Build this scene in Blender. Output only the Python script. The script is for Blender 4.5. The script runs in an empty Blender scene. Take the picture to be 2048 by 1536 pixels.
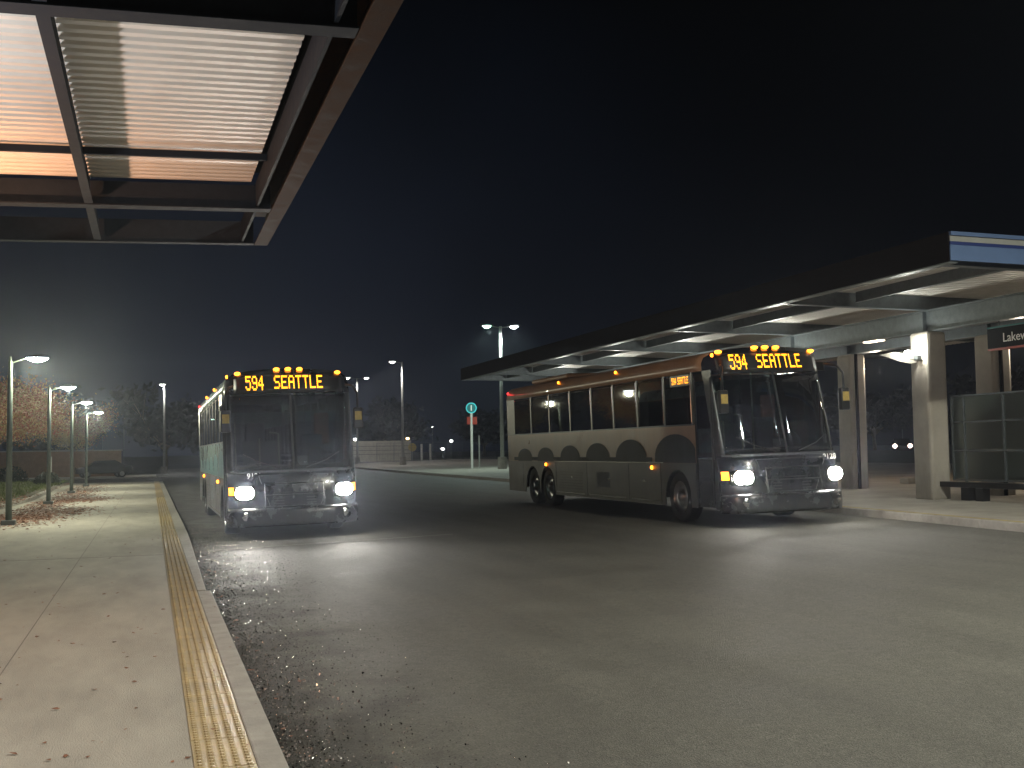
import bpy, bmesh, math, random
from mathutils import Vector, Matrix
R = math.radians
random.seed(7)
sc = bpy.context.scene
# ---------------------------------------------------------------- camera
HC = 1.6
yaw, pitch, roll = R(17.84), R(3.38), R(.86)
fw = Vector((math.sin(yaw)*math.cos(pitch), math.cos(yaw)*math.cos(pitch), math.sin(pitch)))
r0 = Vector((math.cos(yaw), -math.sin(yaw), 0)); u0 = r0.cross(fw)
rt = r0*math.cos(roll)-u0*math.sin(roll); up = u0*math.cos(roll)+r0*math.sin(roll)
cam = bpy.data.cameras.new('camera'); co = bpy.data.objects.new('camera', cam); sc.collection.objects.link(co)
co.matrix_world = Matrix(((rt.x, up.x, -fw.x, 0), (rt.y, up.y, -fw.y, 0), (rt.z, up.z, -fw.z, HC), (0, 0, 0, 1)))
cam.sensor_width = 36; cam.lens = 2250/2048*36; cam.clip_start = .05; cam.clip_end = 4000
sc.camera = co
# ---------------------------------------------------------------- night sky
w = bpy.data.worlds.new("World"); sc.world = w; w.use_nodes = True
nt = w.node_tree; bg = nt.nodes['Background']
tc = nt.nodes.new('ShaderNodeTexCoord'); sp = nt.nodes.new('ShaderNodeSeparateXYZ'); cr = nt.nodes.new('ShaderNodeValToRGB')
nt.links.new(tc.outputs['Generated'], sp.inputs[0]); nt.links.new(sp.outputs['Z'], cr.inputs[0]); nt.links.new(cr.outputs[0], bg.inputs[0])
e = cr.color_ramp.elements
e[0].position = 0; e[0].color = (.0045, .0062, .012, 1); e[1].position = .42; e[1].color = (.0003, .0005, .0009, 1)
m_ = cr.color_ramp.elements.new(.16); m_.color = (.0030, .0046, .0092, 1)
# the town glow lies towards the left, the right of the sky is darker
mr_ = nt.nodes.new('ShaderNodeMapRange'); mr_.interpolation_type = 'SMOOTHSTEP'; nt.links.new(sp.outputs['X'], mr_.inputs[0])
mr_.inputs[1].default_value = .05; mr_.inputs[2].default_value = .52; mr_.inputs[3].default_value = 1.6; mr_.inputs[4].default_value = .25
nz_ = nt.nodes.new('ShaderNodeTexNoise'); nz_.inputs['Scale'].default_value = 3.0; nz_.inputs['Detail'].default_value = 5; nt.links.new(tc.outputs['Generated'], nz_.inputs[0])
mn_ = nt.nodes.new('ShaderNodeMapRange'); mn_.inputs[1].default_value = .3; mn_.inputs[2].default_value = .7; mn_.inputs[3].default_value = .6; mn_.inputs[4].default_value = 1.35; nt.links.new(nz_.outputs[0], mn_.inputs[0])
mu_ = nt.nodes.new('ShaderNodeMath'); mu_.operation = 'MULTIPLY'; nt.links.new(mr_.outputs[0], mu_.inputs[0]); nt.links.new(mn_.outputs[0], mu_.inputs[1]); nt.links.new(mu_.outputs[0], bg.inputs[1])
# ---------------------------------------------------------------- exposure
sc.view_settings.view_transform = 'Standard'; sc.view_settings.look = 'None'
sc.view_settings.exposure = 0; sc.view_settings.gamma = 1
sc.cycles.use_denoising = True
sc.cycles.max_bounces = 6; sc.cycles.transparent_max_bounces = 16
sc.cycles.volume_bounces = 0
sc.cycles.sample_clamp_indirect = 4

# ---------------------------------------------------------------- materials
def bsdf(name, col, rough=.6, metal=0, spec=.5, var=0, vscale=5, bump=0, bscale=20, rvar=0, alpha=None, coord='Object', stretch=None, coat=0):
    m = bpy.data.materials.new(name); m.use_nodes = True
    n = m.node_tree.nodes; l = m.node_tree.links; p = n['Principled BSDF']
    p.inputs['Base Color'].default_value = (*col, 1); p.inputs['Roughness'].default_value = rough
    p.inputs['Metallic'].default_value = metal; p.inputs['Specular IOR Level'].default_value = spec
    p.inputs['Coat Weight'].default_value = coat
    t = n.new('ShaderNodeTexCoord'); src = t.outputs[coord]
    if stretch:
        mp = n.new('ShaderNodeMapping'); mp.inputs['Scale'].default_value = stretch; l.new(src, mp.inputs[0]); src = mp.outputs[0]
    if var:
        no = n.new('ShaderNodeTexNoise'); no.inputs['Scale'].default_value = vscale; no.inputs['Detail'].default_value = 6; no.inputs['Roughness'].default_value = .65
        l.new(src, no.inputs['Vector'])
        r = n.new('ShaderNodeValToRGB'); r.color_ramp.elements[0].position = .3; r.color_ramp.elements[1].position = .7
        r.color_ramp.elements[0].color = tuple(c*(1-var) for c in col)+(1,); r.color_ramp.elements[1].color = tuple(min(1, c*(1+var)) for c in col)+(1,)
        l.new(no.outputs[0], r.inputs[0]); l.new(r.outputs[0], p.inputs['Base Color'])
        if rvar:
            mr = n.new('ShaderNodeMapRange'); mr.inputs[1].default_value = .3; mr.inputs[2].default_value = .7
            mr.inputs[3].default_value = rough-rvar; mr.inputs[4].default_value = rough+rvar
            l.new(no.outputs[0], mr.inputs[0]); l.new(mr.outputs[0], p.inputs['Roughness'])
    if bump:
        nb = n.new('ShaderNodeTexNoise'); nb.inputs['Scale'].default_value = bscale; nb.inputs['Detail'].default_value = 4
        l.new(src, nb.inputs['Vector'])
        b = n.new('ShaderNodeBump'); b.inputs['Strength'].default_value = bump; b.inputs['Distance'].default_value = .01
        l.new(nb.outputs[0], b.inputs['Height']); l.new(b.outputs[0], p.inputs['Normal'])
    return m
def emit(name, col, s):
    m = bpy.data.materials.new(name); m.use_nodes = True; n = m.node_tree.nodes
    p = n['Principled BSDF']; p.inputs['Base Color'].default_value = (*[c*.6 for c in col], 1)
    p.inputs['Emission Color'].default_value = (*col, 1); p.inputs['Emission Strength'].default_value = s
    return m
def glass(name, tint, mixf=.12, rough=.02):
    m = bpy.data.materials.new(name); m.use_nodes = True; n = m.node_tree.nodes; l = m.node_tree.links
    n.remove(n['Principled BSDF']); o = n['Material Output']
    t = n.new('ShaderNodeBsdfTransparent'); t.inputs[0].default_value = (*tint, 1)
    g = n.new('ShaderNodeBsdfGlossy'); g.inputs['Roughness'].default_value = rough
    f = n.new('ShaderNodeFresnel'); f.inputs[0].default_value = 1.5
    a = n.new('ShaderNodeMath'); a.operation = 'ADD'; a.inputs[1].default_value = mixf-.04
    l.new(f.outputs[0], a.inputs[0]); mx = n.new('ShaderNodeMixShader')
    l.new(a.outputs[0], mx.inputs[0]); l.new(t.outputs[0], mx.inputs[1]); l.new(g.outputs[0], mx.inputs[2]); l.new(mx.outputs[0], o.inputs[0])
    return m
M = dict(
    concrete=bsdf('platform_concrete', (.34, .32, .28), .78, var=.2, vscale=1.6, bump=.5, bscale=90, stretch=(1.2, .35, 1)),
    concrete2=bsdf('island_concrete', (.33, .31, .27), .8, var=.2, vscale=1.0, bump=.5, bscale=60),
    kerb=bsdf('kerb_concrete', (.30, .285, .26), .75, var=.2, vscale=4, bump=.6, bscale=70),
    pillar=bsdf('pillar_concrete', (.40, .37, .32), .8, var=.16, vscale=1.4, bump=.3, bscale=60),
    tactile=bsdf('tactile_yellow', (.38, .29, .15), .42, var=.35, vscale=3, bump=.3, bscale=60, rvar=.1),
    steel=bsdf('painted_steel', (.020, .025, .034), .75, spec=.1, var=.2, vscale=8, bump=.1, bscale=50, rvar=.1),
    steel_edge=bsdf('edge_beam_steel', (.045, .026, .017), .8, spec=.06, var=.35, vscale=6, bump=.25, bscale=45, rvar=.12),
    galv=bsdf('galvanised_steel', (.125, .145, .155), .42, metal=.5, var=.2, vscale=6),
    deck=bsdf('white_roof_deck', (.72, .70, .66), .5, var=.08, vscale=1.5),
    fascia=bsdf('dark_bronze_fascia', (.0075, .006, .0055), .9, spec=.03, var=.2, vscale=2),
    fblue=bsdf('blue_fascia', (.085, .14, .27), .5, var=.1, vscale=2),
    fnavy=bsdf('navy_fascia', (.015, .03, .13), .5),
    fwhite=bsdf('pale_fascia', (.26, .27, .26), .5, var=.1, vscale=2),
    poleD=bsdf('dark_green_pole', (.10, .125, .11), .4, metal=.3, var=.15, vscale=6),
    poleL=bsdf('grey_pole', (.30, .31, .30), .4, metal=.4, var=.15, vscale=6),
    lampbody=bsdf('lamp_housing', (.10, .11, .11), .4, metal=.3),
    tyre=bsdf('tyre_rubber', (.02, .02, .02), .8, bump=.3, bscale=40),
    rim=bsdf('wheel_rim', (.35, .35, .36), .3, metal=.9, var=.2, vscale=8),
    black=bsdf('black_trim', (.015, .016, .018), .35),
    navy=bsdf('bus_front_navy', (.012, .015, .023), .25, var=.25, vscale=2, coat=.5, rvar=.08),
    sodium_lit=bsdf('sodium_lit_livery', (.30, .165, .095), .34, var=.16, vscale=1.5, coat=.3, rvar=.08),  # white livery; the orange sodium light is put into this colour
    teal=bsdf('pale_teal_paint', (.30, .43, .42), .28, var=.12, vscale=1.5, coat=.4, rvar=.08),
    tealdark=bsdf('teal_wave', (.10, .24, .26), .3, var=.15, vscale=2),
    wave=bsdf('dark_wave', (.022, .027, .034), .55, spec=.25, var=.3, vscale=2),
    skirt=bsdf('bus_skirt', (.05, .055, .06), .42, var=.3, vscale=2.5, rvar=.1),
    chrome=bsdf('bright_trim', (.6, .6, .6), .2, metal=1),
    seat=bsdf('seat_fabric', (.03, .045, .10), .9, var=.4, vscale=12),
    interior=bsdf('bus_interior', (.12, .13, .14), .7, var=.2, vscale=3),
    rail=bsdf('grab_rail', (.65, .62, .45), .3, metal=.6),
    paper=bsdf('white_card', (.6, .6, .58), .7, var=.1, vscale=9),
    yellowp=bsdf('yellow_panel', (.45, .33, .08), .5, var=.25, vscale=12),
    orange=bsdf('orange_vest', (.45, .10, .04), .8, var=.3, vscale=8),
    bark=bsdf('tree_bark', (.20, .17, .13), .9, var=.35, vscale=9, bump=1, bscale=30),
    leafY=bsdf('autumn_leaf', (.38, .28, .11), .7, var=.45, vscale=1.1),
    leafR=bsdf('red_leaf', (.32, .11, .055), .7, var=.4, vscale=1.3),
    leafD=bsdf('dark_leaf', (.018, .024, .016), .8, var=.4, vscale=.6),
    litter=bsdf('fallen_leaf', (.22, .10, .06), .65, var=.55, vscale=7),
    grass=bsdf('grass_blade', (.10, .13, .035), .7, var=.4, vscale=3),
    soil=bsdf('bed_soil', (.09, .085, .05), .9, var=.45, vscale=3, bump=1, bscale=14),
    grit=bsdf('wet_grit', (.50, .47, .45), .16, metal=1, spec=1.0, var=.4, vscale=20),
    wall=bsdf('tan_wall', (.30, .19, .12), .85, var=.2, vscale=2),
    palewall=bsdf('pale_block_wall', (.35, .33, .28), .85, var=.2, vscale=2),
    carpaint=bsdf('dark_car_paint', (.03, .03, .035), .25, coat=.6),
    white=bsdf('white_post', (.6, .6, .58), .5, var=.1, vscale=8),
    signteal=bsdf('teal_sign_face', (.02, .16, .17), .4), signwhite=bsdf('white_lettering', (.8, .8, .78), .5),
    signblack=bsdf('sign_black', (.010, .011, .013), .7, spec=.1), signred=bsdf('sign_red', (.30, .035, .02), .5),
    ground=bsdf('dark_ground', (.03, .032, .03), .9, var=.4, vscale=.3),
    mark=bsdf('pale_stripe_surface', (.17, .165, .145), .7, var=.3, vscale=6),
    g_wind=glass('windshield_glass', (.34, .40, .42), .07), g_side=glass('side_window_glass', (.50, .58, .58), .08),
    g_head=glass('sign_glass', (.80, .80, .80), .05), g_screen=glass('screen_glass', (.60, .72, .70), .16, .3),
    e_head=emit('headlight_glow', (1, .96, .86), 110), e_cool=emit('cool_lamp_glow', (.86, .93, 1), 28), e_white=emit('white_lamp_glow', (1, .96, .86), 26),
    e_green=emit('green_lamp_glow', (.60, 1, .86), 14), e_amber=emit('amber_marker_glow', (1, .26, .015), 9), e_turn=emit('amber_turn_glow', (1, .33, .02), 5),
    e_red=emit('red_marker_glow', (1, .03, .03), 5), e_led=emit('amber_led', (1, .36, .012), 4.2), e_warm=emit('warm_far_glow', (1, .70, .30), 8),
    e_far=emit('far_lamp_glow', (1, .97, .92), 14), e_soff=emit('soffit_lamp_glow', (1, .82, .6), 5), e_pink=emit('far_headlight_glow', (1, .72, .62), 12),
    e_sign=emit('teal_rim_glow', (.06, .55, .60), .55),
)
def soil(m, h0, h1, col, amt):
    n = m.node_tree.nodes; l = m.node_tree.links; p = n['Principled BSDF']; t = n.new('ShaderNodeTexCoord')
    sx = n.new('ShaderNodeSeparateXYZ'); l.new(t.outputs['Object'], sx.inputs[0])
    mp = n.new('ShaderNodeMapping'); mp.inputs['Scale'].default_value = (3, 3, .7); l.new(t.outputs['Object'], mp.inputs[0])
    no = n.new('ShaderNodeTexNoise'); no.inputs['Scale'].default_value = 2.2; no.inputs['Detail'].default_value = 8; no.inputs['Roughness'].default_value = .7; l.new(mp.outputs[0], no.inputs[0])
    a = n.new('ShaderNodeMath'); a.operation = 'MULTIPLY_ADD'; a.inputs[1].default_value = -1.6; l.new(no.outputs[0], a.inputs[0]); l.new(sx.outputs['Z'], a.inputs[2])
    r = n.new('ShaderNodeMapRange'); r.inputs[1].default_value = h0; r.inputs[2].default_value = h1; r.inputs[3].default_value = amt; r.inputs[4].default_value = .04; l.new(a.outputs[0], r.inputs[0])
    mx = n.new('ShaderNodeMixRGB'); src = p.inputs['Base Color'].links[0].from_socket if p.inputs['Base Color'].links else None
    l.new(r.outputs[0], mx.inputs[0])
    if src: l.new(src, mx.inputs[1])
    else: mx.inputs[1].default_value = p.inputs['Base Color'].default_value
    mx.inputs[2].default_value = (*col, 1); l.new(mx.outputs[0], p.inputs['Base Color'])
soil(M['skirt'], -.6, .35, (.085, .075, .062), .75); soil(M['navy'], -.5, .4, (.05, .046, .04), .55)
soil(M['sodium_lit'], .2, 1.2, (.07, .06, .05), .55); soil(M['teal'], .2, 1.2, (.12, .12, .11), .45); soil(M['pillar'], -.7, .4, (.16, .145, .12), .7)
def asphalt():
    m = bsdf('asphalt', (.108, .106, .093), .70, var=.16, vscale=.8, bump=0, rvar=.10)
    n = m.node_tree.nodes; l = m.node_tree.links; p = n['Principled BSDF']; t = n.new('ShaderNodeTexCoord')
    a = n.new('ShaderNodeTexNoise'); a.inputs['Scale'].default_value = 75; a.inputs['Detail'].default_value = 3
    v = n.new('ShaderNodeTexVoronoi'); v.inputs['Scale'].default_value = 110
    l.new(t.outputs['Object'], a.inputs[0]); l.new(t.outputs['Object'], v.inputs[0])
    ad = n.new('ShaderNodeMath'); ad.operation = 'ADD'; l.new(a.outputs[0], ad.inputs[0]); l.new(v.outputs[0], ad.inputs[1])
    b = n.new('ShaderNodeBump'); b.inputs['Strength'].default_value = .9; b.inputs['Distance'].default_value = .008
    l.new(ad.outputs[0], b.inputs['Height']); l.new(b.outputs[0], p.inputs['Normal'])
    # wet dark gutter stain along the left kerb, patchy tyre wear and oil drips
    sx = n.new('ShaderNodeSeparateXYZ'); l.new(t.outputs['Object'], sx.inputs[0])
    wn = n.new('ShaderNodeTexNoise'); wn.inputs['Scale'].default_value = 1.7; wn.inputs['Detail'].default_value = 7; l.new(t.outputs['Object'], wn.inputs[0])
    ma = n.new('ShaderNodeMath'); ma.operation = 'MULTIPLY_ADD'; ma.inputs[1].default_value = 2.4; l.new(wn.outputs[0], ma.inputs[0]); l.new(sx.outputs['X'], ma.inputs[2])
    gr_ = n.new('ShaderNodeMapRange'); gr_.interpolation_type = 'SMOOTHSTEP'; gr_.inputs[1].default_value = 1.9; gr_.inputs[2].default_value = 3.2; gr_.inputs[3].default_value = .26; gr_.inputs[4].default_value = 1; l.new(ma.outputs[0], gr_.inputs[0])
    mp = n.new('ShaderNodeMapping'); mp.inputs['Scale'].default_value = (1.1, .12, 1); l.new(t.outputs['Object'], mp.inputs[0])
    tn = n.new('ShaderNodeTexNoise'); tn.inputs['Scale'].default_value = 1.6; tn.inputs['Detail'].default_value = 5; l.new(mp.outputs[0], tn.inputs[0])
    tr_ = n.new('ShaderNodeMapRange'); tr_.inputs[1].default_value = .35; tr_.inputs[2].default_value = .65; tr_.inputs[3].default_value = .88; tr_.inputs[4].default_value = 1.08; l.new(tn.outputs[0], tr_.inputs[0])
    dn = n.new('ShaderNodeTexNoise'); dn.inputs['Scale'].default_value = 14; dn.inputs['Detail'].default_value = 3; l.new(t.outputs['Object'], dn.inputs[0])
    dr_ = n.new('ShaderNodeMapRange'); dr_.inputs[1].default_value = .3; dr_.inputs[2].default_value = .7; dr_.inputs[3].default_value = .86; dr_.inputs[4].default_value = 1.12; l.new(dn.outputs[0], dr_.inputs[0])
    m1 = n.new('ShaderNodeMath'); m1.operation = 'MULTIPLY'; l.new(gr_.outputs[0], m1.inputs[0]); l.new(tr_.outputs[0], m1.inputs[1])
    m2 = n.new('ShaderNodeMath'); m2.operation = 'MULTIPLY'; l.new(m1.outputs[0], m2.inputs[0]); l.new(dr_.outputs[0], m2.inputs[1])
    m3 = n.new('ShaderNodeMixRGB'); m3.blend_type = 'MULTIPLY'; m3.inputs[0].default_value = 1; l.new(p.inputs['Base Color'].links[0].from_socket, m3.inputs[1]); l.new(m2.outputs[0], m3.inputs[2]); l.new(m3.outputs[0], p.inputs['Base Color'])
    # gravelly grain in the colour
    mx = n.new('ShaderNodeMixRGB'); mx.blend_type = 'MULTIPLY'; mx.inputs[0].default_value = .7
    src = p.inputs['Base Color'].links[0].from_socket
    r = n.new('ShaderNodeValToRGB'); r.color_ramp.elements[0].position = .35; r.color_ramp.elements[0].color = (.45, .45, .45, 1); r.color_ramp.elements[1].position = .7; r.color_ramp.elements[1].color = (1.5, 1.5, 1.45, 1)
    l.new(a.outputs[0], r.inputs[0]); l.new(src, mx.inputs[1]); l.new(r.outputs[0], mx.inputs[2]); l.new(mx.outputs[0], p.inputs['Base Color'])
    return m
M['asphalt'] = asphalt()

# ---------------------------------------------------------------- mesh builder
class MB:
    def __init__(s): s.v = []; s.f = []; s.sm = False
    def add(s, vs, fs):
        o = len(s.v); s.v += [tuple(v) for v in vs]; s.f += [tuple(i+o for i in f) for f in fs]; return s
    def box(s, x0, x1, y0, y1, z0, z1, m=None):
        vs = [(x, y, z) for x in (x0, x1) for y in (y0, y1) for z in (z0, z1)]
        if m: vs = [m(Vector(v)) for v in vs]
        return s.add(vs, [(0, 1, 3, 2), (4, 6, 7, 5), (0, 4, 5, 1), (2, 3, 7, 6), (0, 2, 6, 4), (1, 5, 7, 3)])
    def tube(s, pts, rad, n=8, cap=True):
        pts = [Vector(p) for p in pts]; rad = rad if isinstance(rad, (list, tuple)) else [rad]*len(pts)
        vs = []; up_ = None
        for i, p in enumerate(pts):
            d = (pts[min(i+1, len(pts)-1)]-pts[max(i-1, 0)]).normalized()
            if up_ is None:
                a = Vector((0, 0, 1)) if abs(d.z) < .9 else Vector((1, 0, 0))
            else: a = up_
            s1 = d.cross(a).normalized(); up_ = s1.cross(d).normalized(); r = rad[i]
            vs += [p+(s1*math.cos(2*math.pi*k/n)+up_*math.sin(2*math.pi*k/n))*r for k in range(n)]
        fs = [(i*n+k, i*n+(k+1) % n, (i+1)*n+(k+1) % n, (i+1)*n+k) for i in range(len(pts)-1) for k in range(n)]
        if cap: fs += [tuple(range(n-1, -1, -1)), tuple((len(pts)-1)*n+k for k in range(n))]
        return s.add(vs, fs)
    def grid(s, us, vs_, fn):
        nu, nv = len(us), len(vs_)
        return s.add([fn(u, v) for u in us for v in vs_], [(i*nv+j, (i+1)*nv+j, (i+1)*nv+j+1, i*nv+j+1) for i in range(nu-1) for j in range(nv-1)])
    def lathe(s, prof, n=20, axis='z', c=(0, 0, 0)):
        vs = []
        for r, h in prof:
            for k in range(n):
                a = 2*math.pi*k/n; x, y = r*math.cos(a), r*math.sin(a)
                v = {'z': (x, y, h), 'x': (h, x, y), 'y': (x, h, y)}[axis]; vs.append((v[0]+c[0], v[1]+c[1], v[2]+c[2]))
        fs = [(i*n+k, i*n+(k+1) % n, (i+1)*n+(k+1) % n, (i+1)*n+k) for i in range(len(prof)-1) for k in range(n)]
        return s.add(vs, fs)
    def prism(s, poly, z0, z1):
        n = len(poly)
        return s.add([(x, y, z0) for x, y in poly]+[(x, y, z1) for x, y in poly],
                     [tuple(range(n-1, -1, -1)), tuple(range(n, 2*n))]+[(i, (i+1) % n, n+(i+1) % n, n+i) for i in range(n)])
    def build(s, name, mat, parent=None, bevel=0, solid=0, smooth=False):
        me = bpy.data.meshes.new(name); me.from_pydata(s.v, [], s.f); me.materials.append(mat)
        bm = bmesh.new(); bm.from_mesh(me); bmesh.ops.recalc_face_normals(bm, faces=bm.faces); bm.to_mesh(me); bm.free()
        if smooth:
            for p in me.polygons: p.use_smooth = True
        o = bpy.data.objects.new(name, me); sc.collection.objects.link(o)
        if parent: o.parent = parent
        if solid:
            m = o.modifiers.new('s', 'SOLIDIFY'); m.thickness = solid; m.offset = 0
        if bevel:
            m = o.modifiers.new('b', 'BEVEL'); m.width = bevel; m.segments = 2; m.limit_method = 'ANGLE'
        return o
def tag(o, label=None, cat=None, group=None, kind=None):
    if label: o['label'] = label
    if cat: o['category'] = cat
    if group: o['group'] = group
    if kind: o['kind'] = kind
    return o
def empty(name, loc=(0, 0, 0), rot=(0, 0, 0), **k):
    o = bpy.data.objects.new(name, None); sc.collection.objects.link(o); o.location = loc; o.rotation_euler = rot; o.empty_display_size = .1
    return tag(o, **k)
def copy_tree(o, parent=None, label=None):
    c = o.copy(); sc.collection.objects.link(c)
    if parent: c.parent = parent
    if label: c['label'] = label
    for ch in list(o.children): copy_tree(ch, c)
    return c
def lamp(kind, loc, col, power, parent=None, aim=None, size=.1, spot=120, blend=.5):
    L = bpy.data.lights.new('light', kind); L.color = col; L.energy = power
    if kind == 'SPOT': L.spot_size = R(spot); L.spot_blend = blend; L.shadow_soft_size = size
    elif kind == 'AREA': L.shape = 'DISK'; L.size = size
    else: L.shadow_soft_size = size
    o = bpy.data.objects.new('light', L); sc.collection.objects.link(o); o.location = loc
    if parent: o.parent = parent
    if aim: o.rotation_euler = Vector(aim).to_track_quat('-Z', 'Y').to_euler()
    return o
S = .022
def rd(x, dz=0): return -.15+dz+S*(max(.68, min(x, 60))-.7)
def interp(tab, t):
    for (a, b), (c, d) in zip(tab, tab[1:]):
        if t <= c: return b+(d-b)*(t-a)/(c-a)
    return tab[-1][1]
def lin(a, b, n): return [a+(b-a)*i/n for i in range(n+1)]

# ================================================================= SETTING
KL = [(-8, .68), (13.9, .69)]
KL2 = [(14.02, .64), (24, .745), (74, .75)]
xs = [-1500, -300, -60, -9.2, .5, .68, 15, 30, 60, 300, 1500]; ys = [-400, -60, -8.2, 20, 60, 130, 300, 800, 3000]
MB().grid(xs, ys, lambda x, y: (x, y, rd(x, -.06)-(.35 if x < -9.5 or y > 120 else 0))).build('ground', M['ground'])['kind'] = 'structure'
rx = lin(.5, 40, 20)+[60]
rdo = MB().grid(rx, lin(-12, 150, 20), lambda x, y: (x, y, rd(x))).build('road', M['asphalt']); rdo['kind'] = 'structure'
MB().grid([-60, -20, -9, .5], [74.4, 80, 96], lambda x, y: (x, y, rd(x)-.01+(x-.5)*.004)).build('cross_road', M['asphalt'])['kind'] = 'structure'
# left platform slab, kerb, tactile strip
pl = MB(); pl.prism([(-9, -8), (.218, -8), (.218, 74), (-2.3, 74), (-9, 74)], -.6, 0)
pl.build('platform', M['concrete'])['kind'] = 'structure'
kb = MB()
def kprism(poly): kb.prism(poly, -.5, .0)
kprism([(.532, -8), (.68, -8), (.69, 13.9), (.532, 13.9)])
kprism([(.532, 14.0), (.64, 14.0), (.745, 24), (.75, 74), (.532, 74)])
kb.box(.532, .60, 13.9, 14.0, -.5, -.05)
o = kb.build('kerb', M['kerb'], bevel=.012); o['kind'] = 'structure'
t = MB(); t.box(.2185, .5315, -8, 74, -.3, -.004)
for i in range(int(82/.0)) if False else range(0):
    pass
y = -8+.02
while y < 74:
    t.box(.2215, .5285, y, y+.60, -.1, .004); y += .61
n6 = [(math.cos(a*math.pi/3), math.sin(a*math.pi/3)) for a in range(6)]
y = 3.0
while y < 46:
    for k in range(5):
        x = .252+k*.0615; a, b = .017, .011
        t.add([(x+c*a, y+s_*a, .004) for c, s_ in n6]+[(x+c*b, y+s_*b, .0115) for c, s_ in n6], [tuple(range(6, 12))]+[(i, (i+1) % 6, 6+(i+1) % 6, 6+i) for i in range(6)])
    y += .06
t.build('tactile_paving', M['tactile'])['kind'] = 'structure'
# slab joints (saw cuts as shallow dark sheets)
j = MB()
for x in (-1.05, -4.6): j.box(x-.004, x+.004, -7, 73.8, -.02, .002)
for y in (-2.2, 4.6, 19.2, 33.8, 48.4, 63): j.box(-8.9, .215, y-.002, y+.002, -.02, .002)
j.build('pavement_joint', bsdf('joint_filler', (.17, .155, .14), .9))['kind'] = 'structure'
# planting bed
bed = [(-9, 30), (-5.2, 33), (-4.5, 37), (-4.15, 45), (-4.3, 55), (-4.6, 63), (-6, 73), (-9, 73.5)]
def inset(poly, d):
    cx = sum(p[0] for p in poly)/len(poly); cy = sum(p[1] for p in poly)/len(poly)
    return [(x-d*(1 if x > cx else -1)*(1 if x > -8.9 else 0), y+(d if y < cy else -d)) for x, y in poly]
MB().prism(bed, -.1, .14).build('bed_kerb', M['kerb'], bevel=.02)['kind'] = 'structure'
MB().prism(inset(bed, .16), .1, .17).build('planting_bed', M['soil'])['kind'] = 'structure'
# right island and its kerb
KR = [(-4, 13.2), (8, 13.4), (15.05, 13.62), (18.5, 13.85), (21.5, 14.02), (25, 14.25), (35, 14.8), (48, 15.4), (77, 16.25), (100, 17.2), (115, 19.5), (124, 24)]
ysr = lin(-4, 26, 40)+lin(26.7, 124, 60)
isl = MB()
isl.grid(ysr, [0, .25, .5, .75, 1], lambda y, u: ((lambda x: (x, y, rd(x, .15)))(interp(KR, y)+.16+u*(34-interp(KR, y)-.16))))
isl.build('island_pavement', M['concrete2'])['kind'] = 'structure'
ke = MB()
for a, b in zip(ysr, ysr[1:]):
    if b-a < .01: continue
    g = .006
    x0, x1 = interp(KR, a), interp(KR, b)
    vs = []
    for (x, yy) in ((x0, a+g), (x1, b)):
        vs += [(x, yy, rd(x, -.1)), (x+.012, yy, rd(x, .135)), (x+.03, yy, rd(x, .152)), (x+.17, yy, rd(x, .155)), (x+.17, yy, rd(x, -.1))]
    ke.add(vs, [(0, 1, 6, 5), (1, 2, 7, 6), (2, 3, 8, 7), (3, 4, 9, 8), (0, 4, 3, 2, 1), (5, 6, 7, 8, 9)])
ke.build('island_kerb', M['kerb'])['kind'] = 'structure'
yl = MB(); yl.grid(lin(5, 23.5, 30), [0, 1], lambda y, u: ((lambda x: (x, y, rd(x, .157)))(interp(KR, y)+.03+u*.13)))
yl.build('kerb_paint', bsdf('worn_yellow_paint', (.34, .27, .10), .7, var=.4, vscale=5))['kind'] = 'structure'
# far kerb across the end of the platform
MB().box(-40, 6, 98, 98.3, -.7, -.12).build('far_kerb', M['kerb'])['kind'] = 'structure'
MB().grid([-40, -10, 6], [98.3, 112], lambda x, y: (x, y, -.17)).build('far_pavement', M['concrete2'])['kind'] = 'structure'
# pale stripe across the road in front of the coach
MB().grid(lin(1.0, 5.7, 6), [0, .16], lambda x, u: (x, 21.3+.07*(x-1)+u, rd(x, .004))).build('pale_stripe', M['mark'])['kind'] = 'structure'

# wet grit in the gutter
g = MB()
for i in range(34000):
    y = 3.5+random.random()**1.3*26; x = .70+random.expovariate(1/(.26+.012*y)); a = random.random()*6.3; r = random.uniform(.0025, .007)*(1 if random.random() < .86 else random.uniform(1.4, 2.1)); z = rd(x)+.003
    if x > 2.2: continue
    tl = [random.uniform(-.8, .8)*r for _ in range(4)]
    g.add([(x+math.cos(a+k*1.57)*r*random.uniform(.6, 1), y+math.sin(a+k*1.57)*r, z+r*.7+tl[k]) for k in range(4)], [(0, 1, 2), (0, 2, 3)])
tag(g.build('gravel', M['grit']), 'wet gravel and leaf scraps glistening in the left gutter', 'gravel', kind='stuff')
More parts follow.
